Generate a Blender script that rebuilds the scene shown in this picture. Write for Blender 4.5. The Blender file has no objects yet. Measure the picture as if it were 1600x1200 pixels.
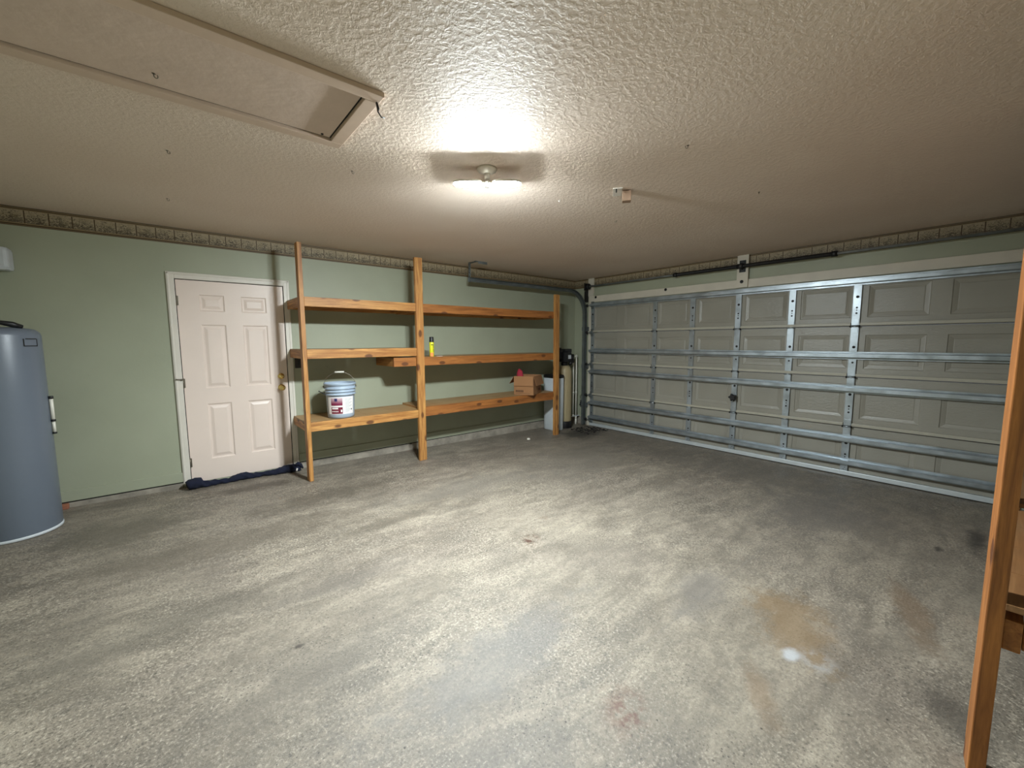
import bpy, bmesh, math, random
from math import pi, sin, cos, radians as R
from mathutils import Vector, Matrix
random.seed(7)
C = bpy.context.scene.collection
SC = bpy.context.scene

# ------------------------------------------------------------------ materials
def lin(c):
    return tuple(((v/255)/12.92 if v/255 <= .04045 else (((v/255)+.055)/1.055)**2.4) for v in c) + (1,)

class NT:
    """thin wrapper that makes shader math readable"""
    def __init__(s, name):
        s.m = bpy.data.materials.new(name); s.m.use_nodes = True
        s.t = s.m.node_tree; s.b = s.t.nodes['Principled BSDF']; s.tc = s.t.nodes.new('ShaderNodeTexCoord')
    def n(s, typ, **kw):
        x = s.t.nodes.new(typ)
        for k, v in kw.items(): setattr(x, k, v)
        return x
    def link(s, a, b): s.t.links.new(a, b)
    def set(s, sock, v):
        if isinstance(v, bpy.types.NodeSocket): s.link(v, sock)
        else: sock.default_value = v
    def math(s, op, a, b=0.0, c=None, clamp=False):
        x = s.n('ShaderNodeMath', operation=op, use_clamp=clamp)
        s.set(x.inputs[0], a); s.set(x.inputs[1], b)
        if c is not None: s.set(x.inputs[2], c)
        return x.outputs[0]
    def mapr(s, v, a, b, c=0.0, d=1.0, smooth=False):
        x = s.n('ShaderNodeMapRange'); x.interpolation_type = 'SMOOTHSTEP' if smooth else 'LINEAR'
        s.set(x.inputs[0], v)
        for i, q in enumerate((a, b, c, d)): x.inputs[i+1].default_value = q
        return x.outputs[0]
    def mix(s, f, a, b, mode='MIX'):
        x = s.n('ShaderNodeMix', data_type='RGBA', blend_type=mode)
        s.set(x.inputs[0], f)
        s.set(x.inputs[6], a); s.set(x.inputs[7], b)
        return x.outputs[2]
    def obj(s, scale=(1,1,1), loc=(0,0,0)):
        x = s.n('ShaderNodeMapping'); s.link(s.tc.outputs['Object'], x.inputs[0])
        x.inputs['Scale'].default_value = scale; x.inputs['Location'].default_value = loc
        return x.outputs[0]
    def noise(s, vec, scale=5, detail=4, rough=.5, dist=0.0):
        x = s.n('ShaderNodeTexNoise'); s.link(vec, x.inputs['Vector'])
        x.inputs['Scale'].default_value = scale; x.inputs['Detail'].default_value = detail
        x.inputs['Roughness'].default_value = rough; x.inputs['Distortion'].default_value = dist
        return x.outputs[0]
    def voro(s, vec, scale=5, feature='F1', out=0, rnd=1.0):
        x = s.n('ShaderNodeTexVoronoi', feature=feature); s.link(vec, x.inputs['Vector'])
        x.inputs['Scale'].default_value = scale; x.inputs['Randomness'].default_value = rnd
        return x.outputs[out]
    def sep(s, vec):
        x = s.n('ShaderNodeSeparateXYZ'); s.link(vec, x.inputs[0]); return x.outputs
    def bump(s, h, strength=.3, dist=.01):
        x = s.n('ShaderNodeBump'); x.inputs['Strength'].default_value = strength; x.inputs['Distance'].default_value = dist
        s.link(h, x.inputs['Height']); s.link(x.outputs[0], s.b.inputs['Normal'])
    def base(s, col, rough=.6, metal=0.0, spec=None):
        s.set(s.b.inputs['Base Color'], col); s.set(s.b.inputs['Roughness'], rough)
        s.set(s.b.inputs['Metallic'], metal)
        if spec is not None: s.b.inputs['Specular IOR Level'].default_value = spec
        return s.m

def plain(name, c, rough=.5, metal=0.0, var=.06, scale=14, bump=0.0, bscale=60, spec=None):
    t = NT(name); v = t.obj(); n = t.noise(v, scale, 4)
    a = lin(c); lo = tuple(x*(1-var*2.2) for x in a[:3])+(1,); hi = tuple(min(1, x*(1+var)) for x in a[:3])+(1,)
    col = t.mix(n, lo, hi)
    if bump: t.bump(t.noise(v, bscale, 3), bump, .004)
    return t.base(col, rough, metal, spec)

def wood(name, axis, light=(216,162,92), dark=(128,76,34), knot=True):
    t = NT(name)
    sc = [9, 9, 9]; sc[axis] = .55
    v = t.obj(tuple(sc))
    g = t.noise(v, 4.5, 6, .6, .8)
    ks = [9, 9, 9]; ks[axis] = 4.4
    kv = t.voro(t.obj(tuple(ks)), 1.0)
    g2 = t.noise(t.obj(tuple(q*2.2 for q in sc)), 9, 5, .65, .4)
    f = t.math('MULTIPLY', t.mapr(g, .32, .68, 0, 1), t.mapr(g2, .3, .6, .55, 1))
    col = t.mix(f, lin(dark), lin(light))
    big = t.noise(t.obj(), 2.3, 2)
    col = t.mix(t.mapr(big, .35, .7, 0, .45), col, lin((158,100,46)))
    if knot:
        col = t.mix(t.mapr(kv, .13, .24, .9, 0, True), col, lin((86,48,24)))
    t.bump(g, .12, .003)
    return t.base(col, .55)

# ceiling: knock-down plaster
def m_ceiling():
    t = NT('knockdown_plaster'); v = t.obj()
    n = t.noise(v, 46, 4, .6, .3)
    f = t.noise(v, 110, 3)
    h = t.math('ADD', t.mapr(n, .40, .62, 0, 1, True), t.math('MULTIPLY', f, .3))
    big = t.noise(v, .9, 3)
    col = t.mix(t.mapr(big, .3, .7), lin((214,195,178)), lin((222,205,190)))
    t.bump(h, .34, .005)
    return t.base(col, .62, spec=.35)

def m_floor():
    t = NT('stained_concrete'); v = t.obj()
    st = t.obj((.55, 1.9, 1))
    broad = t.noise(t.obj((.8, 1.3, 1)), 1.1, 5, .55, .5)
    streak = t.noise(st, 3.0, 8, .66, .9)
    mid = t.noise(t.obj((.75, 1.3, 1)), 7, 8, .72, .5)
    fine = t.noise(v, 42, 6, .72)
    grit = t.noise(v, 88, 4, .75)
    rough = t.mapr(t.noise(v, 1.3, 3, .5, .3), .38, .62)          # worn, pebbly areas against trowelled ones
    col = t.mix(t.mapr(broad, .30, .70), lin((126,116,104)), lin((147,137,121)))
    col = t.mix(t.mapr(streak, .38, .60, .55, 0), col, lin((86,79,70)))
    col = t.mix(t.mapr(streak, .60, .76, 0, .42), col, lin((172,162,144)))
    col = t.mix(t.mapr(mid, .34, .54, .55, 0), col, lin((92,86,78)))
    col = t.mix(t.mapr(mid, .54, .70, 0, .35), col, lin((168,158,141)))
    col = t.mix(t.mapr(fine, .34, .52, .5, 0), col, lin((88,82,74)))
    gm = t.math('MULTIPLY', t.mapr(grit, .54, .68), t.math('MULTIPLY_ADD', rough, .5, .3))
    col = t.mix(gm, col, lin((186,176,160)))
    gd = t.math('MULTIPLY', t.mapr(grit, .46, .34), t.math('MULTIPLY_ADD', rough, .55, .35))
    col = t.mix(gd, col, lin((66,60,54)))
    # pits and dark grit
    pv = t.voro(v, 60)
    pm = t.math('MULTIPLY', t.mapr(pv, .14, .26, 1, 0), t.mapr(t.noise(v, 2.1, 4), .36, .56))
    col = t.mix(t.math('MULTIPLY', pm, .85), col, lin((70,64,58)))
    pv2 = t.voro(v, 9)
    col = t.mix(t.mapr(pv2, .025, .05, .9, 0), col, lin((44,40,36)))
    xs = t.sep(v)
    wob = t.noise(v, 5.5, 5, .65)
    wob2 = t.noise(v, 16, 5, .7)
    def blob(cx, cy, rx, ry, c, s, ang=0.0, speck=False):
        nonlocal col
        dx = t.math('SUBTRACT', xs[0], cx); dy = t.math('SUBTRACT', xs[1], cy)
        ca, sa = cos(ang), sin(ang)
        u = t.math('DIVIDE', t.math('ADD', t.math('MULTIPLY', dx, ca), t.math('MULTIPLY', dy, sa)), rx)
        w = t.math('DIVIDE', t.math('SUBTRACT', t.math('MULTIPLY', dy, ca), t.math('MULTIPLY', dx, sa)), ry)
        d = t.math('SQRT', t.math('ADD', t.math('MULTIPLY', u, u), t.math('MULTIPLY', w, w)))
        d = t.math('ADD', d, t.math('MULTIPLY_ADD', wob, 1.5, -.75))
        d = t.math('ADD', d, t.math('MULTIPLY_ADD', wob2, 1.3, -.65))
        m = t.mapr(d, .30, 1.1, s, 0, True)
        if speck: m = t.math('MULTIPLY', m, t.mapr(wob2, .45, .6))
        col = t.mix(m, col, lin(c))
    blob(-3.16, -4.25, .34, .20, (122,99,70), .62, .5)
    blob(-2.62, -4.62, .42, .08, (106,85,64), .55, .3)
    blob(-3.72, -4.30, .20, .06, (111,91,70), .55, .55)
    blob(-4.19, -4.02, .17, .11, (94,65,53), .85, .7, True)
    blob(-3.57, -2.80, .10, .06, (73,47,35), .95, .5, True)
    blob(-3.25, -2.60, .07, .05, (91,64,47), .7, .3, True)
    blob(-3.41, -4.315, .055, .04, (169,170,173), .9)
    blob(-3.36, -4.40, .10, .09, (157,157,157), .5, 0, True)
    blob(-1.12, -4.78, .28, .07, (50,47,44), .8)
    blob(-1.52, -4.62, .08, .03, (53,50,46), .75)
    blob(-3.28, -4.78, .2, .09, (73,67,61), .7, .4)
    blob(-4.9, -.40, .60, .14, (70,62,53), .75)
    blob(-4.45, -1.05, .75, .20, (85,78,68), .7, .1)
    blob(-5.2, -1.55, .9, .25, (93,85,74), .6, .05)
    blob(-5.75, -.9, .5, .3, (84,78,68), .6)
    blob(-4.2, -1.9, .5, .1, (91,84,74), .6, .1)
    blob(-5.4, -2.35, .8, .16, (91,85,76), .55, .05)
    blob(-4.75, -2.5, .5, .13, (94,88,81), .5)
    blob(-3.3, -1.6, .9, .3, (114,108,99), .5)
    blob(-.6, -.7, .55, .35, (40,38,36), .8, .2)
    blob(-.35, -.45, .22, .12, (26,26,24), .9, .3, True)
    blob(-1.6, -1.6, 1.3, .6, (105,99,91), .5, .3)
    blob(-.7, -3.0, .55, 1.9, (79,74,70), .35)  # darker floor along the garage door: light falloff painted into the colour
    blob(-1.35, -3.9, .7, .5, (90,85,81), .5)  # likewise paints the weaker light toward the door's right half
    blob(-3.25, -3.83, .34, .14, (102,97,93), .5, .2)
    blob(-4.4, -3.5, .7, .2, (105,102,99), .5, .1)
    blob(-5.0, -3.1, .5, .16, (93,87,79), .5, .1)
    blob(-5.06, -2.9, .022, .016, (46,41,36), .8)
    blob(-3.76, -1.1, .07, .04, (49,44,40), .9, .4, True)
    # two faint saw-cut joints
    for ax, pos in ((1, -3.87), (0, -2.62)):
        d = t.math('ABSOLUTE', t.math('SUBTRACT', xs[ax], pos))
        col = t.mix(t.mapr(d, .002, .007, .28, 0), col, lin((104,98,92)))
    t.bump(t.math('ADD', t.math('MULTIPLY', fine, .8), t.math('MULTIPLY', grit, .8)), .5, .006)
    return t.base(col, t.mapr(streak, .3, .7, .44, .62), spec=.5)

def m_wall():
    t = NT('sage_green_paint'); v = t.obj()
    n = t.noise(v, 1.4, 4); f = t.noise(v, 55, 3)
    sp = t.noise(v, 9, 5, .6)
    col = t.mix(t.mapr(n, .3, .7), lin((152,155,134)), lin((162,165,144)))
    col = t.mix(t.mapr(sp, .68, .78, 0, .3), col, lin((122,128,108)))
    t.bump(f, .10, .004)
    return t.base(col, .5, spec=.4)

def m_border(name, ax, off, per):
    t = NT(name); xs = t.sep(t.obj())
    u = t.math('FRACT', t.math('DIVIDE', t.math('SUBTRACT', xs[ax], off), per))
    w = t.math('DIVIDE', t.math('SUBTRACT', xs[2], 2.30), .14)
    v = t.obj()
    leaf = t.noise(t.obj((1, 1, 1.5)), 42, 5, .65, 2.4)
    # foliage is drawn thicker low in each little picture
    ua = t.math('ABSOLUTE', t.math('SUBTRACT', u, .5))
    bias = t.math('ADD', t.math('MULTIPLY', w, .26), t.math('MULTIPLY', ua, .12))
    ink = t.mapr(t.math('SUBTRACT', leaf, bias), .30, .42, 0, .9)
    col = t.mix(ink, lin((158,143,116)), lin((56,46,30)))
    col = t.mix(t.mapr(t.noise(v, 26, 3), .5, .7, 0, .4), col, lin((126,110,80)))
    brown, pale = lin((66,48,26)), lin((136,116,82))
    col = t.mix(t.math('LESS_THAN', u, .055), col, brown)
    lowp = t.math('LESS_THAN', w, .17); low = t.math('LESS_THAN', w, .12); lows = t.math('LESS_THAN', w, .05); lown = t.math('LESS_THAN', w, .03)
    col = t.mix(lowp, col, pale); col = t.mix(low, col, brown); col = t.mix(lows, col, pale); col = t.mix(lown, col, brown)
    hi = t.math('GREATER_THAN', w, .83); hb = t.math('GREATER_THAN', w, .87); hp = t.math('GREATER_THAN', w, .92); ht = t.math('GREATER_THAN', w, .95)
    col = t.mix(hi, col, pale); col = t.mix(hb, col, brown); col = t.mix(hp, col, pale); col = t.mix(ht, col, brown)
    return t.base(col, .6)

def m_galv(name='galvanised_steel', c=(178,186,192), r=.36):
    t = NT(name); v = t.obj()
    n = t.voro(v, 55, out=1)
    f = t.noise(v, 8, 4)
    col = t.mix(t.mapr(f, .3, .7), lin(tuple(int(x*.82) for x in c)), lin(c))
    return t.base(col, t.mapr(f, .3, .7, r-.06, r+.1), .75)

def m_gdoor():
    t = NT('cream_door_enamel'); v = t.obj()
    f = t.noise(t.obj((1, 1, 2.6)), 30, 5, .62, .6); n = t.noise(v, 1.5, 3)
    col = t.mix(t.mapr(n, .3, .7), lin((138,134,123)), lin((150,146,135)))
    t.bump(f, .42, .006)
    return t.base(col, .33, spec=.5)

def m_concrete(name, c=(158,149,136)):
    t = NT(name); v = t.obj()
    n = t.noise(v, 6, 6, .65); f = t.noise(v, 80, 4)
    col = t.mix(t.mapr(n, .35, .65), lin(tuple(int(x*.78) for x in c)), lin(c))
    t.bump(f, .3, .005)
    return t.base(col, .8)

M = {}
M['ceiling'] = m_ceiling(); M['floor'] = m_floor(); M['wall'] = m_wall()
M['borderA'] = m_border('wallpaper_border_x', 0, -6.188, .1255)
M['borderB'] = m_border('wallpaper_border_y', 1, -3.792, .137)
M['curb'] = m_concrete('kerb_concrete')
M['white'] = plain('white_trim_paint', (214,207,196), .45, var=.06, scale=5)
M['doorwhite'] = plain('door_white_paint', (226,208,197), .4, var=.04, scale=3)
M['header'] = plain('white_header_paint', (206,198,182), .5, var=.08, scale=6)
M['hatch'] = plain('hatch_panel_paint', (206,184,168), .6, var=.07, scale=5, bump=.3, bscale=26)
M['hatchtrim'] = plain('hatch_trim_paint', (204,180,160), .6, var=.05)
M['dark'] = plain('dark_gap', (24,20,16), .8)
M['black'] = plain('black_plastic', (20,20,22), .45)
M['blackmetal'] = plain('black_steel', (28,26,26), .5, .3)
M['galv'] = m_galv(); M['galvdull'] = m_galv('dull_track_steel', (136,142,142), .5)
M['gdoor'] = m_gdoor()
M['seam'] = plain('pale_seam_enamel', (168,163,148), .4, var=.04)
M['alu'] = plain('aluminium_retainer', (206,212,214), .35, .35)
M['brass'] = plain('polished_brass', (240,212,140), .2, .9)
M['steel'] = plain('worn_steel', (120,112,100), .4, .8)
for a, nm in enumerate('xyz'):
    M['w'+nm] = wood('pine_along_'+nm, a)
    M['d'+nm] = wood('dimmed_dark_pine_along_'+nm, a, (180,116,58), (112,64,28), True)  # darker pine; also carries the dimmer light painted into the right-bay rails
M['deck'] = wood('weathered_shelf_board', 0, (178,148,104), (134,106,70), False)
M['deckdark'] = wood('brown_shelf_board', 0, (140,104,68), (104,72,44), False)
M['heater'] = plain('bluegrey_enamel', (105,113,125), .36, var=.03, scale=3)
M['lightgrey'] = plain('pale_grey_plastic', (198,202,206), .5)
M['bucket'] = plain('greyblue_plastic', (158,172,188), .38, var=.03)
M['paper'] = plain('label_paper', (236,232,230), .6, var=.03)
M['burgundy'] = plain('burgundy_print', (112,22,48), .5)
M['navy'] = plain('navy_print', (40,40,92), .5)
M['greyprint'] = plain('grey_print', (166,170,172), .6)
def m_lbl():
    t = NT('pink_to_wine_print'); xs = t.sep(t.obj())
    f = t.mapr(xs[2], .155, .245, 0, 1)
    return t.base(t.mix(f, lin((126,40,72)), lin((232,214,218))), .55)
M['lblgrad'] = m_lbl()
M['card'] = plain('corrugated_cardboard', (150,106,68), .8, var=.05)
M['cardprint'] = plain('brown_ink', (84,56,36), .8)
M['red'] = plain('red_cloth', (156,32,52), .8)
M['yellow'] = plain('yellow_can_paint', (226,222,40), .35)
M['orange'] = plain('orange_tag_paper', (240,150,84), .5)
M['tank'] = plain('white_poly_tank', (206,212,216), .45)
M['resin'] = plain('tan_fibreglass', (168,152,118), .5)
M['pvc'] = plain('white_pvc', (226,222,210), .4)
M['cloth'] = plain('navy_cloth', (16,22,46), .95, var=.3, scale=30, bump=.6, bscale=90)
M['brick'] = plain('red_brick_chip', (150,96,72), .85)
M['cork'] = plain('tan_block', (150,122,100), .7)
M['switch'] = plain('dark_brown_plate', (34,28,24), .4)
def m_lamp():
    t = NT('lit_led_lens'); t.base((1,1,1,1), .4)
    t.b.inputs['Emission Color'].default_value = (.87, .97, 1.0, 1)
    t.b.inputs['Emission Strength'].default_value = 420
    return t.m
M['lamp'] = m_lamp()

# ------------------------------------------------------------------ mesh helpers
def BM(): return bmesh.new()

def box(bm, x0, x1, y0, y1, z0, z1, bev=0.0, rot=None, mi=0):
    """axis aligned box (optionally rotated about its centre), bevelled edges"""
    b2 = bmesh.new()
    bmesh.ops.create_cube(b2, size=1)
    bmesh.ops.scale(b2, vec=(abs(x1-x0), abs(y1-y0), abs(z1-z0)), verts=b2.verts)
    if bev:
        bmesh.ops.bevel(b2, geom=b2.edges[:], offset=bev, segments=2, affect='EDGES', profile=.6)
    if rot is not None:
        bmesh.ops.rotate(b2, cent=(0,0,0), matrix=rot, verts=b2.verts)
    bmesh.ops.translate(b2, vec=((x0+x1)/2, (y0+y1)/2, (z0+z1)/2), verts=b2.verts)
    merge(bm, b2, mi)

def merge(bm, b2, mi=0):
    vm = {}
    for v in b2.verts: vm[v] = bm.verts.new(v.co)
    for f in b2.faces:
        try:
            nf = bm.faces.new([vm[v] for v in f.verts]); nf.material_index = mi; nf.smooth = f.smooth
        except ValueError: pass
    b2.free()

def frame_of(d):
    d = Vector(d).normalized()
    a = Vector((0,0,1)) if abs(d.z) < .9 else Vector((1,0,0))
    u = d.cross(a).normalized(); return u, d.cross(u).normalized(), d

def cyl(bm, p, q, r, r2=None, seg=20, mi=0, caps=True):
    p, q = Vector(p), Vector(q); r2 = r if r2 is None else r2
    u, w, d = frame_of(q-p)
    A = [bm.verts.new(p+(u*cos(2*pi*i/seg)+w*sin(2*pi*i/seg))*r) for i in range(seg)]
    B = [bm.verts.new(q+(u*cos(2*pi*i/seg)+w*sin(2*pi*i/seg))*r2) for i in range(seg)]
    for i in range(seg):
        f = bm.faces.new((A[i], A[(i+1)%seg], B[(i+1)%seg], B[i])); f.smooth = True; f.material_index = mi
    if caps:
        for L in (A, B):
            f = bm.faces.new(L); f.material_index = mi

def lathe(bm, prof, cx=0, cy=0, z=0, seg=40, mi=0, sx=1, sy=1):
    """profile of (radius, height) turned about the vertical through cx, cy"""
    rings = []
    for r, h in prof:
        if r < 1e-5: rings.append([bm.verts.new((cx, cy, z+h))])
        else: rings.append([bm.verts.new((cx+sx*r*cos(2*pi*i/seg), cy+sy*r*sin(2*pi*i/seg), z+h)) for i in range(seg)])
    for a, b in zip(rings, rings[1:]):
        for i in range(seg):
            j = (i+1) % seg
            if len(a) == 1 and len(b) == 1: continue
            if len(a) == 1: vs = (a[0], b[j], b[i])
            elif len(b) == 1: vs = (a[i], a[j], b[0])
            else: vs = (a[i], a[j], b[j], b[i])
            f = bm.faces.new(vs); f.smooth = True; f.material_index = mi

def tube(bm, pts, r, seg=10, mi=0):
    pts = [Vector(p) for p in pts]
    rs = r if isinstance(r, (list, tuple)) else [r]*len(pts)
    prev = None; rings = []
    for i, p in enumerate(pts):
        d = (pts[min(i+1, len(pts)-1)]-pts[max(i-1, 0)]).normalized()
        if prev is None: u, w, _ = frame_of(d)
        else:
            u = (prev - d*prev.dot(d)).normalized(); w = d.cross(u)
        prev = u
        rings.append([bm.verts.new(p+(u*cos(2*pi*k/seg)+w*sin(2*pi*k/seg))*rs[i]) for k in range(seg)])
    for a, b in zip(rings, rings[1:]):
        for k in range(seg):
            f = bm.faces.new((a[k], a[(k+1)%seg], b[(k+1)%seg], b[k])); f.smooth = True; f.material_index = mi
    for L in (rings[0], rings[-1]):
        f = bm.faces.new(L); f.material_index = mi

def sweep(bm, pts, prof, side, mi=0):
    """sweep an open/closed 2-D profile (a along 'side', b along normal) along pts lying in a plane normal to side"""
    side = Vector(side).normalized(); pts = [Vector(p) for p in pts]; rings = []
    for i, p in enumerate(pts):
        d = (pts[min(i+1, len(pts)-1)]-pts[max(i-1, 0)]).normalized()
        nn = d.cross(side).normalized()
        rings.append([bm.verts.new(p+side*a+nn*b) for a, b in prof])
    k = len(prof)
    for a, b in zip(rings, rings[1:]):
        for i in range(k):
            f = bm.faces.new((a[i], a[(i+1)%k], b[(i+1)%k], b[i])); f.material_index = mi
    bm.faces.new(rings[0]); bm.faces.new(rings[-1])

def panelled(bm, mapf, us, vs, panels, rings, mi=0):
    """sheet of quads over the grid us x vs; cells named in panels get pressed rings (inset, depth)"""
    for i in range(len(us)-1):
        for j in range(len(vs)-1):
            r = (us[i], us[i+1], vs[j], vs[j+1])
            def q(r, d): return [bm.verts.new(mapf(u, v, d)) for u, v in ((r[0],r[2]),(r[1],r[2]),(r[1],r[3]),(r[0],r[3]))]
            if (i, j) not in panels:
                f = bm.faces.new(q(r, 0)); f.material_index = mi; continue
            prev = q(r, 0)
            for ins, dep in rings:
                cur = q((r[0]+ins, r[1]-ins, r[2]+ins, r[3]-ins), dep)
                for k in range(4):
                    f = bm.faces.new((prev[k], prev[(k+1)%4], cur[(k+1)%4], cur[k])); f.material_index = mi
                prev = cur
            f = bm.faces.new(prev); f.material_index = mi

def obj(name, bm, mats, parent=None, origin=None, smooth=False):
    """link a bmesh written in room coordinates as one mesh object"""
    if parent is not None: o0 = Vector(parent['o']) if 'o' in parent else Vector(ROOT[parent.name])
    elif origin is not None: o0 = Vector(origin)
    else: o0 = Vector((0,0,0))
    bmesh.ops.remove_doubles(bm, verts=bm.verts, dist=1e-5)
    bmesh.ops.recalc_face_normals(bm, faces=bm.faces)
    bmesh.ops.translate(bm, vec=-o0, verts=bm.verts)
    me = bpy.data.meshes.new(name); bm.to_mesh(me); bm.free()
    o = bpy.data.objects.new(name, me); C.objects.link(o)
    for m in (mats if isinstance(mats, (list, tuple)) else [mats]): me.materials.append(m if not isinstance(m, str) else M[m])
    ROOT[o.name] = tuple(o0)
    if parent is not None: o.parent = parent
    else: o.location = o0
    return o
ROOT = {}

def thing(name, loc, label, cat, group=None, kind=None):
    o = bpy.data.objects.new(name, None); C.objects.link(o); o.location = loc; o.empty_display_size = .1
    ROOT[o.name] = tuple(loc)
    return tag(o, label, cat, group, kind)
def tag(o, label, cat, group=None, kind=None):
    o['label'] = label; o['category'] = cat
    if group: o['group'] = group
    if kind: o['kind'] = kind
    return o
def struct(name, bm, mats, label=None, cat=None):
    o = obj(name, bm, mats); o['kind'] = 'structure'
    if label: o['label'] = label; o['category'] = cat
    return o
def dup(o, loc=None, parent=None):
    c = o.copy(); C.objects.link(c)
    if parent is not None: c.parent = parent
    if loc is not None: c.location = loc
    for ch in [x for x in o.children]: dup(ch, None, c)
    return c

# ------------------------------------------------------------------ dimensions (metres)
H = 2.44
X0, Y0 = -6.75, -5.36          # rear wall, shelf-side wall behind the near post
SL = .014
def fl(x): return -SL*x        # the slab falls gently to the garage door

# ------------------------------------------------------------------ room shell
bm = BM()
n = 24
for i in range(n):
    xa = X0-.1+(0.35-X0)*i/n; xb = X0-.1+(0.35-X0)*(i+1)/n
    bm.faces.new([bm.verts.new(p) for p in ((xa,Y0-.1,fl(xa)),(xb,Y0-.1,fl(xb)),(xb,.15,fl(xb)),(xa,.15,fl(xa)))])
bm.verts.ensure_lookup_table()
ex = bmesh.ops.extrude_face_region(bm, geom=bm.faces[:])
bmesh.ops.translate(bm, vec=(0,0,-.15), verts=[v for v in ex['geom'] if isinstance(v, bmesh.types.BMVert)])
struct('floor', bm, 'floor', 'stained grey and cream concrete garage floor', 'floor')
bm = BM(); box(bm, X0-.1, .2, Y0-.1, .12, H, H+.12)
struct('ceiling', bm, 'ceiling', 'beige knockdown textured ceiling', 'ceiling')

DX0, DX1, DZ0, DZ1 = -5.345, -4.455, .105, 1.998   # doorway
bm = BM()
box(bm, X0-.1, DX0, 0, .12, -.05, H); box(bm, DX1, .2, 0, .12, -.05, H); box(bm, DX0, DX1, 0, .12, DZ1, H); box(bm, DX0, DX1, 0, .12, -.05, DZ0)
struct('wall_left', bm, 'wall', 'sage green wall with the white door and the wooden shelving', 'wall')
GY0, GY1, GZ = -4.972, -.371, 2.045                    # garage opening
bm = BM()
box(bm, 0, .16, GY1, 0, -.05, H); box(bm, 0, .16, Y0-.1, GY0, -.05, H); box(bm, 0, .16, GY0, GY1, GZ, H)
struct('wall_right', bm, 'wall', 'green wall around the garage door', 'wall')
bm = BM(); box(bm, X0-.1, .2, Y0-.1, Y0, -.05, H)
struct('wall_near', bm, 'wall', 'green side wall behind the nearest shelf post', 'wall')
bm = BM(); box(bm, X0-.1, X0, Y0-.1, .12, -.05, H)
struct('wall_rear', bm, 'wall', 'green wall behind the water heater', 'wall')

# concrete stem wall (kerb) and painted baseboard along the green wall
bm = BM(); box(bm, X0, DX0-.05, -.014, .02, -.03, .123, .004); box(bm, DX1+.045, -.001, -.014, .02, -.03, .123, .004)
struct('trim_1', bm, 'curb', 'bare concrete kerb under the green baseboard', 'kerb')
bm = BM(); box(bm, -.014, .02, -.312, -.0145, -.03, .123, .004)
struct('trim_2', bm, 'curb', 'short concrete kerb beside the garage door track', 'kerb')
bm = BM()
box(bm, X0, DX0-.05, -.012, .01, .134, .222, .003); box(bm, DX1+.045, -.001, -.012, .01, .134, .222, .003)
box(bm, X0, DX0-.05, -.004, .002, .121, .134, mi=1); box(bm, DX1+.045, -.001, -.004, .002, .121, .134, mi=1)
struct('baseboard_left', bm, ['wall', 'dark'], 'green painted baseboard along the left wall', 'baseboard')
bm = BM(); box(bm, X0, 0, -.0025, .001, 2.30, H-.001)
struct('trim_3', bm, 'borderA', 'botanical wallpaper border above the white door and shelving', 'wallpaper border')
bm = BM(); box(bm, -.0025, .001, Y0, -.003, 2.30, H-.001)
struct('trim_4', bm, 'borderB', 'botanical wallpaper border above the garage door', 'wallpaper border')
# white boards framing the garage door
bm = BM(); box(bm, -.022, .001, -5.06, -.315, 2.052, 2.152, .004)
HB = struct('trim_5', bm, 'header', 'long white header board above the garage door', 'header board')
bm = BM(); box(bm, -.045, -.0225, -2.762, -2.635, 2.056, H-.002, .003)
UB = struct('trim_6', bm, 'header', 'upright white board holding the spring bracket', 'board')
bm = BM(); box(bm, -.024, .001, -.415, -.305, 2.1525, H-.002, .003)
struct('trim_7', bm, 'header', 'short white board in the ceiling corner by the drum', 'board')
bm = BM()
box(bm, -.020, .001, -.369, -.315, 0.0, 2.0515, .003)
struct('trim_8', bm, 'header', 'white jamb board at the left edge of the garage door', 'jamb')
bm = BM()
box(bm, -.020, .001, -5.05, -4.974, 0.03, 2.0515, .003)
struct('trim_9', bm, 'header', 'white jamb board at the right edge of the garage door', 'jamb')

# ------------------------------------------------------------------ entry door
d1 = thing('door_1', (-4.90, 0, DZ0), 'white six panel entry door in white casing with brass lock', 'door', kind='structure')
bm = BM()
def casing(bm, x0, x1, z0, z1):
    # two-step moulded board lying on the wall
    box(bm, x0, x1, -.016, .0, z0, z1, .004)
bm = BM()
casing(bm, -5.394, -5.336, .10, 2.052); casing(bm, -4.468, -4.414, .10, 2.052); casing(bm, -5.336, -4.468, 1.994, 2.052)
box(bm, -5.388, -5.372, -.022, -.010, .10, 2.046, .004); box(bm, -4.436, -4.420, -.022, -.010, .10, 2.046, .004); box(bm, -5.388, -4.420, -.022, -.010, 2.030, 2.046, .004)
obj('door_casing', bm, 'white', d1)
us = [-5.330, -5.165, -4.972, -4.838, -4.625, -4.474]
us = [-5.330, -5.168, -4.975, -4.840, -4.627, -4.474]
vs = [.108, .312, .842, .990, 1.588, 1.712, 1.864, 1.988]
bm = BM()
FY = .001
rg = [(.010, .009), (.022, .009), (.046, .001)]
panelled(bm, lambda u, v, d: (u, FY+d, v), us, vs, {(i, j) for i in (1, 3) for j in (1, 3, 5)}, rg)
for a, b in (((us[0], vs[0]), (us[-1], vs[0])), ((us[-1], vs[0]), (us[-1], vs[-1])), ((us[-1], vs[-1]), (us[0], vs[-1])), ((us[0], vs[-1]), (us[0], vs[0]))):
    bm.faces.new([bm.verts.new(p) for p in ((a[0], FY, a[1]), (b[0], FY, b[1]), (b[0], .04, b[1]), (a[0], .04, a[1]))])
bm.faces.new([bm.verts.new((u, .04, v)) for u, v in ((us[0], vs[0]), (us[0], vs[-1]), (us[-1], vs[-1]), (us[-1], vs[0]))])
obj('door_panel', bm, 'doorwhite', d1)
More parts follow.
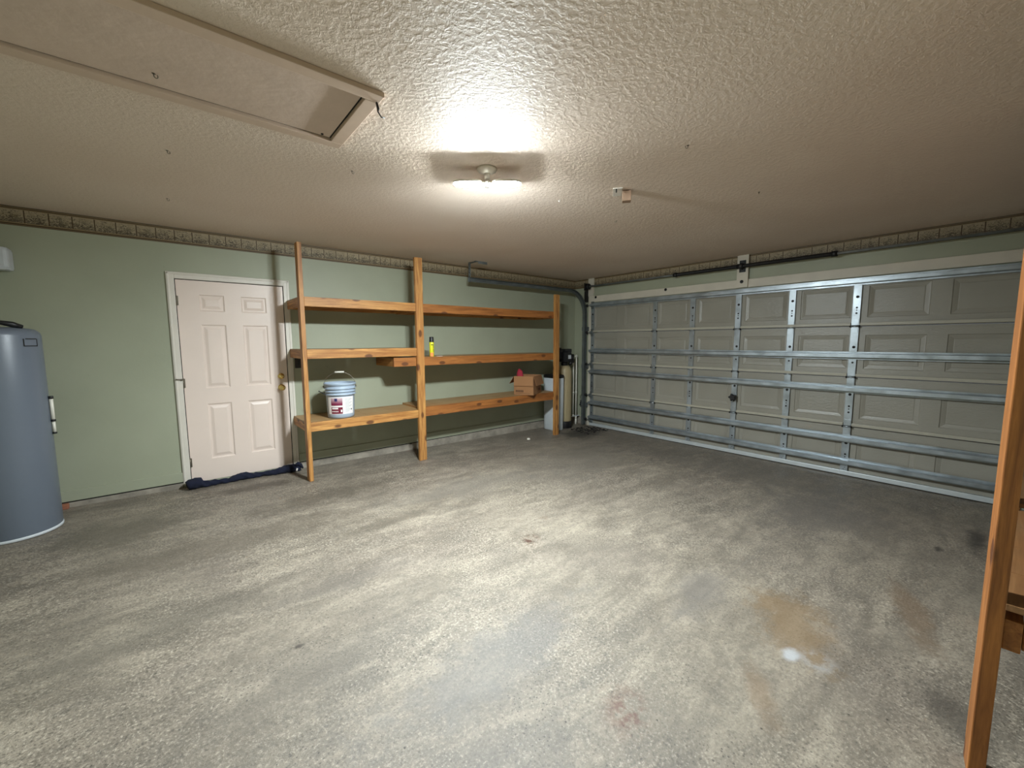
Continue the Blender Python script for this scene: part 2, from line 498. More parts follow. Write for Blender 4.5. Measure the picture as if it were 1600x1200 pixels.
bm = BM(); box(bm, DX0+.001, DX1-.001, .045, .10, DZ0, DZ1-.001)
obj('door_stop', bm, 'dark', d1)
for hz in (1.80, 1.05, .30):
    bm = BM(); cyl(bm, (-5.334, -.006, hz-.045), (-5.334, -.006, hz+.045), .007, seg=10)
    for k in (-.05, .05): cyl(bm, (-5.334, -.006, hz+k-.004), (-5.334, -.006, hz+k+.004), .005, seg=8)
    box(bm, -5.333, -5.318, -.0015, .001, hz-.042, hz+.042)
    obj('hinge', bm, 'steel', d1)
bm = BM(); cyl(bm, (-5.34, -.02, 1.085), (-5.385, -.032, 1.09), .005, seg=8); cyl(bm, (-5.34, -.003, 1.085), (-5.34, -.03, 1.085), .008, seg=8)
obj('hinge_stop', bm, 'steel', d1)
# deadbolt and knob, turned about the axis normal to the door
def lathe_y(bm, prof, cx, cz, y, seg=24):
    rings = []
    for r, h in prof:
        rings.append([bm.verts.new((cx+r*cos(2*pi*i/seg), y-h, cz+r*sin(2*pi*i/seg))) for i in range(seg)])
    for a, b in zip(rings, rings[1:]):
        for i in range(seg):
            f = bm.faces.new((a[i], a[(i+1)%seg], b[(i+1)%seg], b[i])); f.smooth = True
    bm.faces.new(rings[0]); bm.faces.new(rings[-1])
bm = BM(); lathe_y(bm, [(.031,0),(.031,.006),(.026,.011),(.016,.013),(.012,.016)], -4.534, 1.072, 0)
db = obj('deadbolt', bm, 'brass', d1)
bm = BM(); box(bm, -4.550, -4.518, -.030, -.014, 1.067, 1.077, .003); obj('thumb_turn', bm, 'brass', db)
bm = BM(); lathe_y(bm, [(.033,0),(.033,.005),(.026,.010),(.012,.014),(.011,.028),(.018,.034),(.027,.043),(.029,.054),(.025,.063),(.012,.067)], -4.536, .955, 0)
obj('knob', bm, 'brass', d1)

# rolled navy cloth along the foot of the door
bm = BM()
pts, rs = [], []
rr = random.Random(3)
N = 46
for i in range(N):
    f = i/(N-1); x = -5.37+f*.945
    r = .026+.006*sin(f*17)+.004*rr.random()+(.016 if f < .10 else 0)+(.020*max(0, (f-.80)/.2) if f > .8 else 0)
    pts.append((x, -.075-.012*sin(f*9)-(.03*(1-f/.1) if f < .1 else 0), fl(x)+r*.92+.004*sin(f*31))); rs.append(r)
tube(bm, pts, rs, 18)
for v in bm.verts:
    v.co += Vector((0, .006*sin(v.co.x*90+v.co.z*120), .005*sin(v.co.x*63+v.co.y*150)))
    v.co.z = max(v.co.z, fl(v.co.x)+.0005)
dr = thing('draft_stopper', (-4.90, -.075, fl(-4.9)), 'rolled dark navy cloth along the foot of the white door', 'draft stopper')
obj('cloth_roll', bm, 'cloth', dr)
bm = BM()
tube(bm, [(-4.47,-.10,fl(-4.47)+.062), (-4.445,-.11,fl(-4.44)+.085), (-4.425,-.12,fl(-4.43)+.070), (-4.405,-.13,fl(-4.4)+.030)], [.016,.02,.018,.008], 12)
obj('cloth_fold', bm, 'cloth', dr)
bm = BM(); box(bm, -4.478, -4.462, -.163, -.158, fl(-4.47)+.022, fl(-4.47)+.05, .001, Matrix.Rotation(R(18), 3, 'Y'))
obj('care_tag', bm, 'paper', dr)

# dark switch plate beside the door
bm = BM(); box(bm, -4.398, -4.326, -.007, 0, 1.148, 1.264, .003)
sw = obj('switch_plate', bm, 'switch', origin=(-4.362, 0, 1.148)); tag(sw, 'dark outlet plate on the green wall right of the white door', 'outlet')
bm = BM(); box(bm, -4.372, -4.352, -.012, -.006, 1.178, 1.234, .002)
obj('outlet_face', bm, 'black', sw)

# ------------------------------------------------------------------ shelving units
def board(name, mat, parent, *b, bev=.003, rot=None):
    bm = BM(); box(bm, *b, bev, rot); return obj(name, bm, mat, parent)
PF, PB = -.550, -.512              # post front / back
sh = thing('shelving_unit', (-2.70, -.28, fl(-2.65)), 'long open pine shelving unit on the green wall beside the white door', 'shelving')
board('post', 'wz', sh, -4.442, -4.403, PF, PF+.089, fl(-4.4)+.001, 2.345)
board('post', 'wz', sh, -3.257, -3.168, PF, PB, fl(-3.16)+.001, 2.352)
board('post', 'wz', sh, -1.043, -.954, PF, PB, fl(-.9)+.001, 2.097)
def shelf_left(x0, x1, top, xd=None):
    bm = BM(); xd = xd or x1
    n = 4; w = (xd-x0)/n
    for i in range(n): box(bm, x0+i*w+.0012, x0+(i+1)*w-.0012, PB+.002, -.006, top-.012, top, .0015)
    dk = obj('shelf', bm, 'deck', sh)
    board('front_rail', 'wx', dk, -4.402, x1-.0005, PF+.006, PF+.044, top-.090, top-.0003)
    board('wall_ledger', 'wx', dk, x0+.039, xd, -.044, -.004, top-.09, top-.0125)
    board('end_piece', 'wy', dk, x0, x0+.038, PF+.0895, -.004, top-.09, top-.0125)
    return dk
shelf_left(-4.440, -3.258, 1.850)
shelf_left(-4.440, -3.258, 1.352)
shelf_left(-4.440, -3.258, .642, -3.2062)
def shelf_right(x0, x1, top, h=.098):
    bm = BM(); n = max(4, round((x1-x0)/.24)); w = (x1-x0)/n
    for i in range(n): box(bm, x0+i*w+.0012, x0+(i+1)*w-.0012, PB+.040, -.006, top-.012, top, .0015)
    dk = obj('shelf', bm, 'deck', sh)
    board('front_rail', 'dx', dk, x0, x1, PB+.0005, PB+.0385, top-h, top)  # darker pine here paints the weaker light away from the lamp
    board('wall_ledger', 'wx', dk, x0+.039, x1-.039, -.044, -.004, top-h, top-.0125)
    board('end_piece', 'wy', dk, x0, x0+.038, PB+.039, -.004, top-h, top-.0125)
    board('end_piece', 'wy', dk, x1-.038, x1, PB+.039, -.004, top-h, top-.0125)
    return dk
shelf_right(-3.256, -.956, 1.852)
shelf_right(-3.52, -.956, 1.245)
shelf_right(-3.205, -.956, .664, .112)

# near unit on the other side wall: only its front post and low shelf show at the frame's edge
nx = -3.56
ns = thing('shelving_unit', (-2.2, -5.08, fl(-2.2)), 'pine shelving unit cut by the right edge, its tall post nearest the camera', 'shelving')
bm = BM(); box(bm, nx, nx+.089, -4.872, -4.834, fl(nx)+.001, 2.37, .003, Matrix.Rotation(R(7.5), 3, 'Z'))
obj('post', bm, 'dz', ns)
board('post', 'dz', ns, -2.50, -2.411, -4.872, -4.834, fl(-2.45)+.001, 2.37)
board('post', 'dz', ns, -.99, -.901, -4.872, -4.834, fl(-.95)+.001, 2.25)
def near_shelf(x0, x1, top):
    bm = BM(); n = max(3, round((x1-x0)/.26)); w = (x1-x0)/n
    for i in range(n): box(bm, x0+i*w+.0012, x0+(i+1)*w-.0012, Y0+.006, -4.876, top-.02, top, .0015)
    dk = obj('shelf', bm, 'deckdark', ns)
    board('end_rail', 'dy', dk, x0+.05, x0+.088, Y0+.045, -4.916, top-.150, top-.055)
    board('front_rail', 'dx', dk, x0+.02, x1, -4.914, -4.876, top-.150, top-.055)
    board('wall_ledger', 'dx', dk, x0+.02, x1, Y0+.004, Y0+.042, top-.150, top-.055)
    for xx in (x0+.30, x1-.30): board('spacer', 'dx', dk, xx, xx+.2, -4.912, -4.878, top-.055, top-.020)
    return dk
near_shelf(-3.56, -2.47, .643); near_shelf(-2.46, -.90, .672)
near_shelf(-3.56, -2.47, 1.25); near_shelf(-2.46, -.90, 1.22); near_shelf(-3.56, -.90, 1.85)

# ------------------------------------------------------------------ things on the shelves
# five-gallon bucket
bx, by, bz = -4.065, -.385, .643
bk = thing('paint_bucket', (bx, by, bz), 'grey blue plastic paint bucket with wine red label on the lowest shelf', 'bucket')
bm = BM()
prof = [(0,0),(.118,0),(.128,.006),(.131,.03),(.139,.235),(.141,.238),(.153,.240),(.154,.246),(.146,.249),(.142,.262),(.143,.268),(.154,.271),(.155,.277),(.147,.280),(.143,.293),(.144,.298),(.155,.301),(.156,.307),(.148,.310),(.146,.330),(.147,.336),(.156,.340),(.158,.356),(.153,.362)]
lathe(bm, prof + [(.148,.360),(.137,.33),(.135,.235),(.126,.03),(.115,.014),(0,.014)], bx, by, bz, 56)
obj('body', bm, 'bucket', bk)
bm = BM(); lathe(bm, [(.134,.318),(.10,.314),(0,.313)], bx, by, bz, 40); lathe(bm, [(.134,.318),(.132,.326),(.10,.320),(0,.319)], bx, by, bz, 40)
obj('lid', bm, 'bucket', bk)
view = math.atan2(-4.83-by, -5.41-bx)
def patch(bm, a0, a1, z0, z1, off, n=20, mi=0):
    def rad(z): return .131+.008*(z-.03)/.205+off
    for i in range(n):
        a, b = a0+(a1-a0)*i/n, a0+(a1-a0)*(i+1)/n
        f = bm.faces.new([bm.verts.new((bx+rad(z)*cos(t), by+rad(z)*sin(t), bz+z)) for t, z in ((a,z0),(b,z0),(b,z1),(a,z1))]); f.smooth = True
def ang(u): return view + u            # u: radians to the viewer's right
bm = BM(); patch(bm, ang(-1.02), ang(1.02), .045, .222, .0012)
lb = obj('label', bm, 'paper', bk)
bm = BM(); patch(bm, ang(-.72), ang(.12), .135, .212, .0020); obj('picture_band', bm, 'lblgrad', lb)
bm = BM(); patch(bm, ang(-.72), ang(.12), .050, .118, .0020); obj('wine_band', bm, 'burgundy', lb)
bm = BM(); patch(bm, ang(-.44), ang(-.24), .178, .208, .0028); obj('emblem', bm, 'navy', lb)
bm = BM()
for k in range(9):   # title strokes, too small in the photo to read
    a = -.68+k*.085; patch(bm, ang(a), ang(a+.06), .138, .148, .0028, 3)
obj('title_strokes', bm, 'burgundy', lb)
bm = BM()
for k in range(7):
    a = -.66+k*.07; patch(bm, ang(a), ang(a+.045), .068, .080, .0028, 3)
obj('white_strokes', bm, 'paper', lb)
bm = BM(); patch(bm, ang(-.02), ang(.08), .066, .092, .0028, 4); obj('white_square', bm, 'paper', lb)
bm = BM(); patch(bm, ang(-.66), ang(-.2), .098, .112, .0028, 6); obj('white_bar', bm, 'paper', lb)
bm = BM()
for k in range(12):
    z = .070+k*.0115; patch(bm, ang(.30), ang(.62+.12*((k*7)%3)), z, z+.004, .0020, 6)
obj('fine_print', bm, 'greyprint', lb)
bm = BM(); patch(bm, ang(.78), ang(.88), .082, .094, .0020, 4); obj('hazard_mark', bm, 'dark', lb)
# bail handle: stands up, pivots across the line of sight
pd = Vector((cos(view+pi/2), sin(view+pi/2), 0)); pv = Vector((cos(view), sin(view), 0))
bm = BM(); pts = []
for i in range(25):
    a = pi*i/24; lx = -cos(a)*.155; h = sin(a)*.150
    pts.append(Vector((bx,by,bz+.322)) + pd*lx + Vector((0,0,1))*h*.97 - pv*(h*.12))
tube(bm, pts, .0024, 8)
for s in (-1, 1):
    p = Vector((bx,by,bz+.322))+pd*s*.150; cyl(bm, p, p+pd*s*.012, .011, seg=12)
hd = obj('handle', bm, 'steel', bk)
top = pts[12]
bm = BM(); cyl(bm, top-pd*.045, top+pd*.045, .009, seg=14); obj('grip', bm, 'pvc', hd)
bm = BM(); p = Vector((bx,by,bz+.262))+Vector((-.148,-.02,0))
box(bm, p.x-.075, p.x+.005, p.y-.006, p.y+.006, p.z+.000, p.z+.010, .002, Matrix.Rotation(R(32), 3, 'Y'))
obj('tear_strip', bm, 'black', bk)

# yellow spray can
cx, cy, cz = -3.025, -.462, 1.246
sp = thing('spray_can', (cx, cy, cz), 'yellow spray can with black cap on the middle shelf by the post', 'spray can')
bm = BM(); lathe(bm, [(0,0),(.024,0),(.027,.004),(.027,.165),(.025,.172),(.021,.180),(0,.180)], cx, cy, cz, 28); obj('can', bm, 'yellow', sp)
bm = BM(); lathe(bm, [(.0,.170),(.0265,.170),(.0265,.176),(.024,.228),(.021,.232),(0,.232)], cx, cy, cz, 24); obj('cap', bm, 'black', sp)
bm = BM()
for z, a0, a1 in ((.135,-.2,.9),(.118,.5,1.0),(.10,.55,.95),(.08,.6,.95),(.062,.6,.9)):
    v = math.atan2(-4.83-cy, -5.41-cx)
    for i in range(8):
        a, b = v+a0+(a1-a0)*i/8, v+a0+(a1-a0)*(i+1)/8
        bm.faces.new([bm.verts.new((cx+.0275*cos(t), cy+.0275*sin(t), cz+zz)) for t, zz in ((a,z),(b,z),(b,z+.009),(a,z+.009))])
obj('can_print', bm, 'dark', sp)
bm = BM()
v = math.atan2(-4.83-cy, -5.41-cx)
for i in range(8):
    a, b = v-.7+1.4*i/8, v-.7+1.4*(i+1)/8
    bm.faces.new([bm.verts.new((cx+.0280*cos(t), cy+.0280*sin(t), cz+zz)) for t, zz in ((a,.002),(b,.002),(b,.048),(a,.048))])
obj('orange_band', bm, 'orange', sp)
bm = BM(); box(bm, -2.935, -2.87, -.45, -.41, 1.2455, 1.2495, .001, Matrix.Rotation(R(20), 3, 'Z'))
o = obj('paper_scrap', bm, 'paper', origin=(-2.90, -.43, 1.2455)); tag(o, 'small white scrap on the middle shelf right of the yellow can', 'paper scrap')

# cardboard box with flaps folded down
qx, qy, qz = -1.425, -.375, .6645
A = R(31)
cb = thing('cardboard_box', (qx, qy, qz), 'open brown cardboard box with folded down flaps on the lowest shelf', 'box')
RM = Matrix.Rotation(A, 3, 'Z')
def qbox(bm, x0, x1, y0, y1, z0, z1, rot=None, bev=.001, mi=0):
    b2 = bmesh.new(); box(b2, x0, x1, y0, y1, z0, z1, bev, rot)
    bmesh.ops.rotate(b2, cent=(0,0,0), matrix=RM, verts=b2.verts)
    bmesh.ops.translate(b2, vec=(qx, qy, qz), verts=b2.verts); merge(bm, b2, mi)
HL, HW, HH, TH = .20, .145, .265, .004
bm = BM()
qbox(bm, -HL, HL, -HW, -HW+TH, 0, HH); qbox(bm, -HL, HL, HW-TH, HW, 0, HH)
qbox(bm, -HL, -HL+TH, -HW, HW, 0, HH); qbox(bm, HL-TH, HL, -HW, HW, 0, HH); qbox(bm, -HL, HL, -HW, HW, 0, TH)
obj('carton', bm, 'card', cb)
def flap(kind):
    bm = BM(); L = .135
    if kind == 'front': qbox(bm, -HL+.004, HL-.004, -HW-.0245, -HW-.0205, HH-L, HH+.002, Matrix.Rotation(R(-17), 3, 'X'))
    if kind == 'left': qbox(bm, -HL-.0125, -HL-.0085, -HW+.004, HW-.004, HH-L, HH+.002, Matrix.Rotation(R(5), 3, 'Y'))
    if kind == 'right': qbox(bm, HL+.0205, HL+.0245, -HW+.004, HW-.004, HH-L, HH+.002, Matrix.Rotation(R(-16), 3, 'Y'))
    if kind == 'back': qbox(bm, -HL+.004, HL-.004, HW+.0365, HW+.0405, HH-L+.02, HH+.002, Matrix.Rotation(R(32), 3, 'X'))
    obj('flap', bm, 'card', cb)
for k in ('front', 'right', 'left', 'back'): flap(k)
bm = BM()   # unreadable printing low on the two near faces
for k in range(5): qbox(bm, -HL-.001, -HL, HW-.045-k*.024, HW-.028-k*.024, .040, .070, None, 0)
qbox(bm, -HL-.001, -HL, -HW+.05, HW-.03, .022, .026, None, 0)
obj('front_print', bm, 'cardprint', cb); bm = BM()
for k in range(3): qbox(bm, .06+k*.034, .085+k*.034, -HW-.001, -HW, .045, .080, None, 0)
obj('side_print', bm, 'cardprint', cb)
# something red poking out of the carton
bm = BM()
p = Vector((qx, qy, qz)) + RM @ Vector((-.125, .075, 0))
pts = [p+Vector((0,0,.06)), p+Vector((.0,0,.14)), p+Vector((.004,.0,.22)), p+Vector((.0,.005,.285)), p+Vector((-.008,.005,.33)), p+Vector((-.008,.01,.365))]
tube(bm, pts, [.05,.055,.055,.048,.034,.010], 16)
for vv in bm.verts: vv.co += Vector((.006*sin(vv.co.z*70), .006*sin(vv.co.x*90), 0))
box(bm, p.x-.05, p.x+.05, p.y-.04, p.y+.04, qz+.005, qz+.07, .006)
o = obj('red_cloth', bm, 'red', origin=(p.x, p.y, qz+.005)); tag(o, 'crumpled red cloth poking out of the cardboard box', 'cloth')

# ------------------------------------------------------------------ water softener in the corner
tx, ty = -.716, -.205; tz = fl(tx)
bt = thing('brine_tank', (tx, ty, tz), 'white plastic brine tank with black lid behind the far shelf post', 'tank')
def rrect(hx, hy, r, n=6):
    P = []
    for cxs, cys, a0 in ((1,1,0),(-1,1,90),(-1,-1,180),(1,-1,270)):
        for k in range(n+1):
            a = R(a0+90*k/n); P.append((cxs*(hx-r)+r*cos(a), cys*(hy-r)+r*sin(a)))
    return P
def loft(bm, secs, cx, cy, cz):
    rings = []
    for hx, hy, r, z in secs: rings.append([bm.verts.new((cx+a, cy+b, cz+z)) for a, b in rrect(hx, hy, r)])
    k = len(rings[0])
    for a, b in zip(rings, rings[1:]):
        for i in range(k):
            f = bm.faces.new((a[i], a[(i+1)%k], b[(i+1)%k], b[i])); f.smooth = True
    bm.faces.new(rings[0]); bm.faces.new(rings[-1])
bm = BM(); loft(bm, [(.100,.155,.09,0),(.109,.163,.095,.012),(.112,.167,.098,.42),(.114,.169,.10,.84)], tx, ty, tz); obj('tank_body', bm, 'tank', bt)
bm = BM(); loft(bm, [(.117,.172,.10,.835),(.118,.174,.10,.86),(.112,.168,.10,.878),(.085,.14,.08,.886)], tx, ty, tz); obj('lid', bm, 'black', bt)
sx, sy = -.465, -.20; sz = fl(sx)
ws = thing('water_softener', (sx, sy, sz), 'tan resin tank with black control valve in the garage corner', 'water softener')
bm = BM(); lathe(bm, [(0,.02),(.06,.03),(.10,.07),(.115,.12),(.118,.18),(.118,.92),(.110,.97),(.08,1.01),(.045,1.025),(0,1.025)], sx, sy, sz, 36); obj('resin_tank', bm, 'resin', ws)
bm = BM(); lathe(bm, [(0,0),(.125,0),(.128,.01),(.126,.10),(.121,.115),(.121,.05),(0,.04)], sx, sy, sz, 32); obj('base_boot', bm, 'black', ws)
bm = BM(); cyl(bm, (sx,sy,sz+1.02), (sx,sy,sz+1.09), .055); box(bm, sx-.115, sx+.06, sy-.10, sy+.075, sz+1.08, sz+1.24, .012); box(bm, sx-.21, sx-.10, sy-.055, sy+.05, sz+1.13, sz+1.27, .01)
box(bm, sx-.05, sx+.11, sy-.06, sy+.05, sz+1.235, sz+1.29, .012)
cyl(bm, (sx-.14, sy-.02, sz+1.27), (sx-.14, sy-.02, sz+1.31), .03, seg=16)
cyl(bm, (sx+.06,sy-.03,sz+1.13), (sx+.16,sy-.03,sz+1.13), .026); cyl(bm, (sx+.06,sy+.03,sz+1.17), (sx+.13,sy+.03,sz+1.17), .022)
cyl(bm, (sx+.145,sy-.03,sz+1.06), (sx+.145,sy-.03,sz+1.20), .034, seg=14); cyl(bm, (sx+.06,sy-.06,sz+1.03), (sx+.10,sy-.06,sz+1.10), .03, seg=12)
obj('control_valve', bm, 'black', ws)
bm = BM(); box(bm, sx-.02, sx+.045, sy-.1025, sy-.0995, sz+1.13, sz+1.19, .001); obj('dial', bm, 'lightgrey', ws)

# two white pvc risers in the corner
pp = thing('plumbing_pipes', (-.15, -.10, .05), 'pair of white plastic water pipes rising in the garage corner', 'pipes')
for (px, py, z0, z1) in ((-.190, -.150, .14, 1.07), (-.118, -.150, .10, 1.19)):
    bm = BM(); cyl(bm, (px,py,z0), (px,py,z1), .0125, seg=14)
    for z in (z0+.02, z1-.03, .55): cyl(bm, (px,py,z-.02), (px,py,z+.02), .0165, seg=14)
    cyl(bm, (px,py,z1-.012), (px-.05,py-.015,z1-.025), .0125, seg=12)
    obj('riser', bm, 'pvc', pp)
bm = BM(); cyl(bm, (-.118,-.150,fl(-.1)+.002), (-.118,-.150,.102), .016, seg=14); obj('drain_stub', bm, 'pvc', pp)
bm = BM(); box(bm, -.245, -.04, -.165, -.135, .142, .155, .003); obj('pipe_strap', bm, 'lightgrey', pp)
# black hose bib on the wall beside the track
hb = thing('hose_bib', (0, -.20, .38), 'small black hose tap low on the green wall beside the track', 'tap')
bm = BM(); cyl(bm, (-.001,-.20,.38), (-.06,-.20,.38), .013, seg=12); cyl(bm, (-.05,-.20,.385), (-.075,-.20,.33), .012, seg=12); lathe(bm, [(0,0),(.02,0),(.02,.008),(0,.008)], -.045, -.20, .41, 12); cyl(bm, (-.045,-.20,.38), (-.045,-.20,.412), .005, seg=8); obj('valve', bm, 'black', hb)
bm = BM(); pts = [(-.03+.0*i, -.20+.035*cos(2*pi*i/16+pi/2), .425+.04*sin(2*pi*i/16-pi/2)+.04) for i in range(15)]
tube(bm, pts, .003, 6); obj('wire_loop', bm, 'black', hb)

# ------------------------------------------------------------------ water heater
hx, hy, hr = -6.335, -.425, .230; hz = fl(hx)
wh = thing('water_heater', (hx, hy, hz), 'tall blue grey cylindrical water heater at the left edge', 'water heater')
bm = BM(); lathe(bm, [(0,.02),(hr-.004,.02),(hr,.026),(hr,1.385),(hr-.006,1.408),(hr-.03,1.430),(hr-.09,1.442),(0,1.448)], hx, hy, hz, 72); obj('tank_jacket', bm, 'heater', wh)
bm = BM(); lathe(bm, [(0,0),(hr-.006,0),(hr+.002,.004),(hr+.002,.018),(hr-.003,.022),(0,.022)], hx, hy, hz, 72); obj('base_ring', bm, 'lightgrey', wh)
bm = BM(); tube(bm, [(hx-.10,hy-.05,hz+1.440),(hx-.03,hy-.10,hz+1.490),(hx+.06,hy-.11,hz+1.475),(hx+.12,hy-.10,hz+1.460),(hx+.16,hy-.075,hz+1.445)], [.012,.014,.013,.020,.014], 10)
obj('power_cable', bm, 'black', wh)
def hpatch(bm, a0, a1, z0, z1, off, n=12):
    for i in range(n):
        a, b = a0+(a1-a0)*i/n, a0+(a1-a0)*(i+1)/n
        bm.faces.new([bm.verts.new((hx+(hr+off)*cos(t), hy+(hr+off)*sin(t), hz+z)) for t, z in ((a,z0),(b,z0),(b,z1),(a,z1))])
hv = math.atan2(-4.83-hy, -5.41-hx)
bm = BM(); hpatch(bm, hv+.62, hv+1.05, 1.312, 1.318, .0015); hpatch(bm, hv+.68, hv+1.02, 1.360, 1.366, .0015); hpatch(bm, hv+.62, hv+.65, 1.312, 1.364, .0015, 2); hpatch(bm, hv+1.02, hv+1.05, 1.312, 1.364, .0015, 2)
obj('sticker_outline', bm, 'dark', wh)
bm = BM(); pa = hv+1.32; px, py = hx+(hr+.012)*cos(pa), hy+(hr+.012)*sin(pa)
cyl(bm, (px,py,hz+.78), (px,py,hz+.94), .011, seg=12); cyl(bm, (px,py,hz+.69), (px,py,hz+.775), .009, seg=12)
obj('relief_pipe', bm, 'pvc', wh)
for za, zb, rc in ((.935,.955,.014), (.77,.785,.0135), (.68,.692,.0125)):
    bm = BM(); cyl(bm, (px,py,hz+za), (px,py,hz+zb), rc, seg=12); obj('pipe_collar', bm, 'black', wh)
bm = BM(); box(bm, -6.175, -6.125, -.065, -.018, fl(-6.15)+.001, fl(-6.15)+.042, .006); o = obj('brick_fragment', bm, 'brick', origin=(-6.15, -.04, fl(-6.15))); tag(o, 'small red brick chip against the kerb beside the water heater', 'brick chip')
bm = BM(); box(bm, -6.46, -6.262, -.16, -.001, 1.955, 2.115, .022)
wb = obj('wall_box', bm, 'lightgrey', origin=(-6.36, 0, 1.955)); tag(wb, 'white plastic box on the wall above the water heater', 'box')
bm = BM(); box(bm, -6.466, -6.256, -.166, -.13, 1.950, 1.966, .004); obj('lower_lip', bm, 'lightgrey', wb)

# ------------------------------------------------------------------ garage door
gd = thing('door_2', (-.02, -2.67, 0), 'closed wide cream sectional garage door with galvanised struts', 'garage door', kind='structure')
DY0, DY1 = -4.965, -.378
PX = -.012
cw = (DY1-DY0)/8
seams = [.055, .525, 1.04, 1.558, 2.040]
def gmap(u, v, d): return (PX+d, u, v)
for k in range(4):
    z0, z1 = seams[k]+.003, seams[k+1]-.003
    us = [DY0]
    for c in range(8):
        a = DY0+c*cw; us += [a+.066, a+cw-.066]
    us.append(DY1)
    lo, hi = z0+.085, z1-.085
    if k == 3: hi = z1-.078
    if k == 0: lo = z0+.06
    bm = BM()
    panelled(bm, gmap, us, [z0, lo, hi, z1], {(1+2*c, 1) for c in range(8)}, [(.006, .006), (.014, .007), (.040, .013), (.046, .011)])
    # rim folds and outer skin
    box(bm, PX+.002, .030, DY0, DY1, z0, z0+.004); box(bm, PX+.002, .030, DY0, DY1, z1-.004, z1)
    bm.faces.new([bm.verts.new((.031, y, z)) for y, z in ((DY0,z0),(DY1,z0),(DY1,z1),(DY0,z1))])
    for y in (DY0, DY1): bm.faces.new([bm.verts.new((x, y, z)) for x, z in ((PX,z0),(.031,z0),(.031,z1),(PX,z1))])
    se = obj('door_section', bm, 'gdoor', gd)
    if k > 0:
        bm = BM()   # rolled lip along the lower edge, broken at every stile that carries a hinge
        ys = [DY0+.05, -3.80-.035, -3.80+.035, -2.67-.035, -2.67+.035, -1.545-.035, -1.545+.035, DY1-.05]
        for a, b in zip(ys[::2], ys[1::2]):
            box(bm, PX-.030, PX+.001, a, b, z0+.004, z0+.034, .004)
        obj('section_lip', bm, 'seam', se)
SY = [-1.545, -2.095, -2.668, -3.235, -3.800]
def hole(bm, y, z, r, x):
    n = 12
    f = bm.faces.new([bm.verts.new((x, y+r*cos(2*pi*i/n), z+r*sin(2*pi*i/n))) for i in range(n)]); f.material_index = 1
def stile(y, w):
    bm = BM()
    for k in range(4):
        z0, z1 = seams[k]+(.012 if k else -.02), seams[k+1]-.012
        if k == 3: z1 = 2.0
        box(bm, PX-.0225, PX-.019, y-w/2, y+w/2, z0, z1, .001); box(bm, PX-.019, PX+.001, y-w/2+.010, y+w/2-.010, z0+.004, z1-.004)
        hgt = z1-z0; xf = PX-.0226
        for fr, r in ((.66 if k != 2 else .60, .014), (.41, .0095), (.35, .006), (.28, .0095)): hole(bm, y-.003, z0+hgt*fr, r, xf)
        hole(bm, y+.004, z0+.035, .004, xf); hole(bm, y-.006, z0+.055, .004, xf)
    obj('stile', bm, ['galv', 'dark'], gd)
for y in SY: stile(y, .064)
for y in (DY0+.036, DY1-.036): stile(y, .06)
hp = [(-.045,.036),(-.045,.026),(-.030,.020),(-.012,.020),(-.012,-.020),(-.030,-.020)]
def strut(z, d=.062, hw=.040):
    # hat section: two flanges and a raised crown, one bar across the door
    bm = BM(); x0 = PX-.023
    prof = [(x0,hw),(x0-.004,hw),(x0-.004,hw*.62),(x0-d,hw*.42),(x0-d,-hw*.42),(x0-.004,-hw*.62),(x0-.004,-hw),(x0,-hw),(x0,-hw*.55),(x0-d+.004,-hw*.34),(x0-d+.004,hw*.34),(x0,hw*.55)]
    A = [bm.verts.new((a, DY0+.01, z+b)) for a, b in prof]; B = [bm.verts.new((a, DY1-.01, z+b)) for a, b in prof]
    k = len(prof)
    for i in range(k): bm.faces.new((A[i], A[(i+1)%k], B[(i+1)%k], B[i]))
    bm.faces.new(A); bm.faces.new(B)
    obj('strut', bm, 'galv', gd)
for z in (1.262, .918, .398, .158): strut(z)
strut(2.004, .052, .036)
bm = BM()
box(bm, PX-.030, PX+.03, DY0, DY1, .010, .056, .004); obj('bottom_retainer', bm, 'alu', gd)
bm = BM(); tube(bm, [(PX-.006, DY0, .010), (PX-.006, DY1, .010)], .012, 10); obj('bottom_seal', bm, 'black', gd)
for y in SY:
    for z in seams[1:4]:
        bm = BM(); x0 = PX-.0228
        big = y in (SY[0], SY[2], SY[4])
        box(bm, x0-.004, x0, y-.027, y+.027, z-.070, z-.008, .001); box(bm, x0-.004, x0, y-.027, y+.027, z+.012, z+.074, .001)
        cyl(bm, (x0-.006, y-.034, z), (x0-.006, y+.034, z), .008, seg=10)
        if big:
            for s in (-1, 1): cyl(bm, (x0-.006, y+s*.032, z), (x0-.006, y+s*.042, z), .011, seg=8, mi=1)
        obj('hinge', bm, ['galv', 'dark'], gd)
for y, s in ((DY1, 1), (DY0, -1)):
    for z in seams[1:4]+[.11, 2.0]:
        bm = BM(); x0 = PX-.0228
        box(bm, x0-.006, x0, y-s*.062, y-s*.006, z-.06, z+.06, .001)
        box(bm, x0-.040, x0-.006, y-s*.030, y-s*.004, z-.022, z+.022, .004)
        cyl(bm, (x0-.030, y-s*.03, z), (x0-.030, y+s*.055, z), .006, seg=8)
        cyl(bm, (x0-.030, y+s*.050, z), (x0-.030, y+s*.070, z), .022, seg=16, mi=1)
        obj('roller', bm, ['galvdull', 'black'], gd)
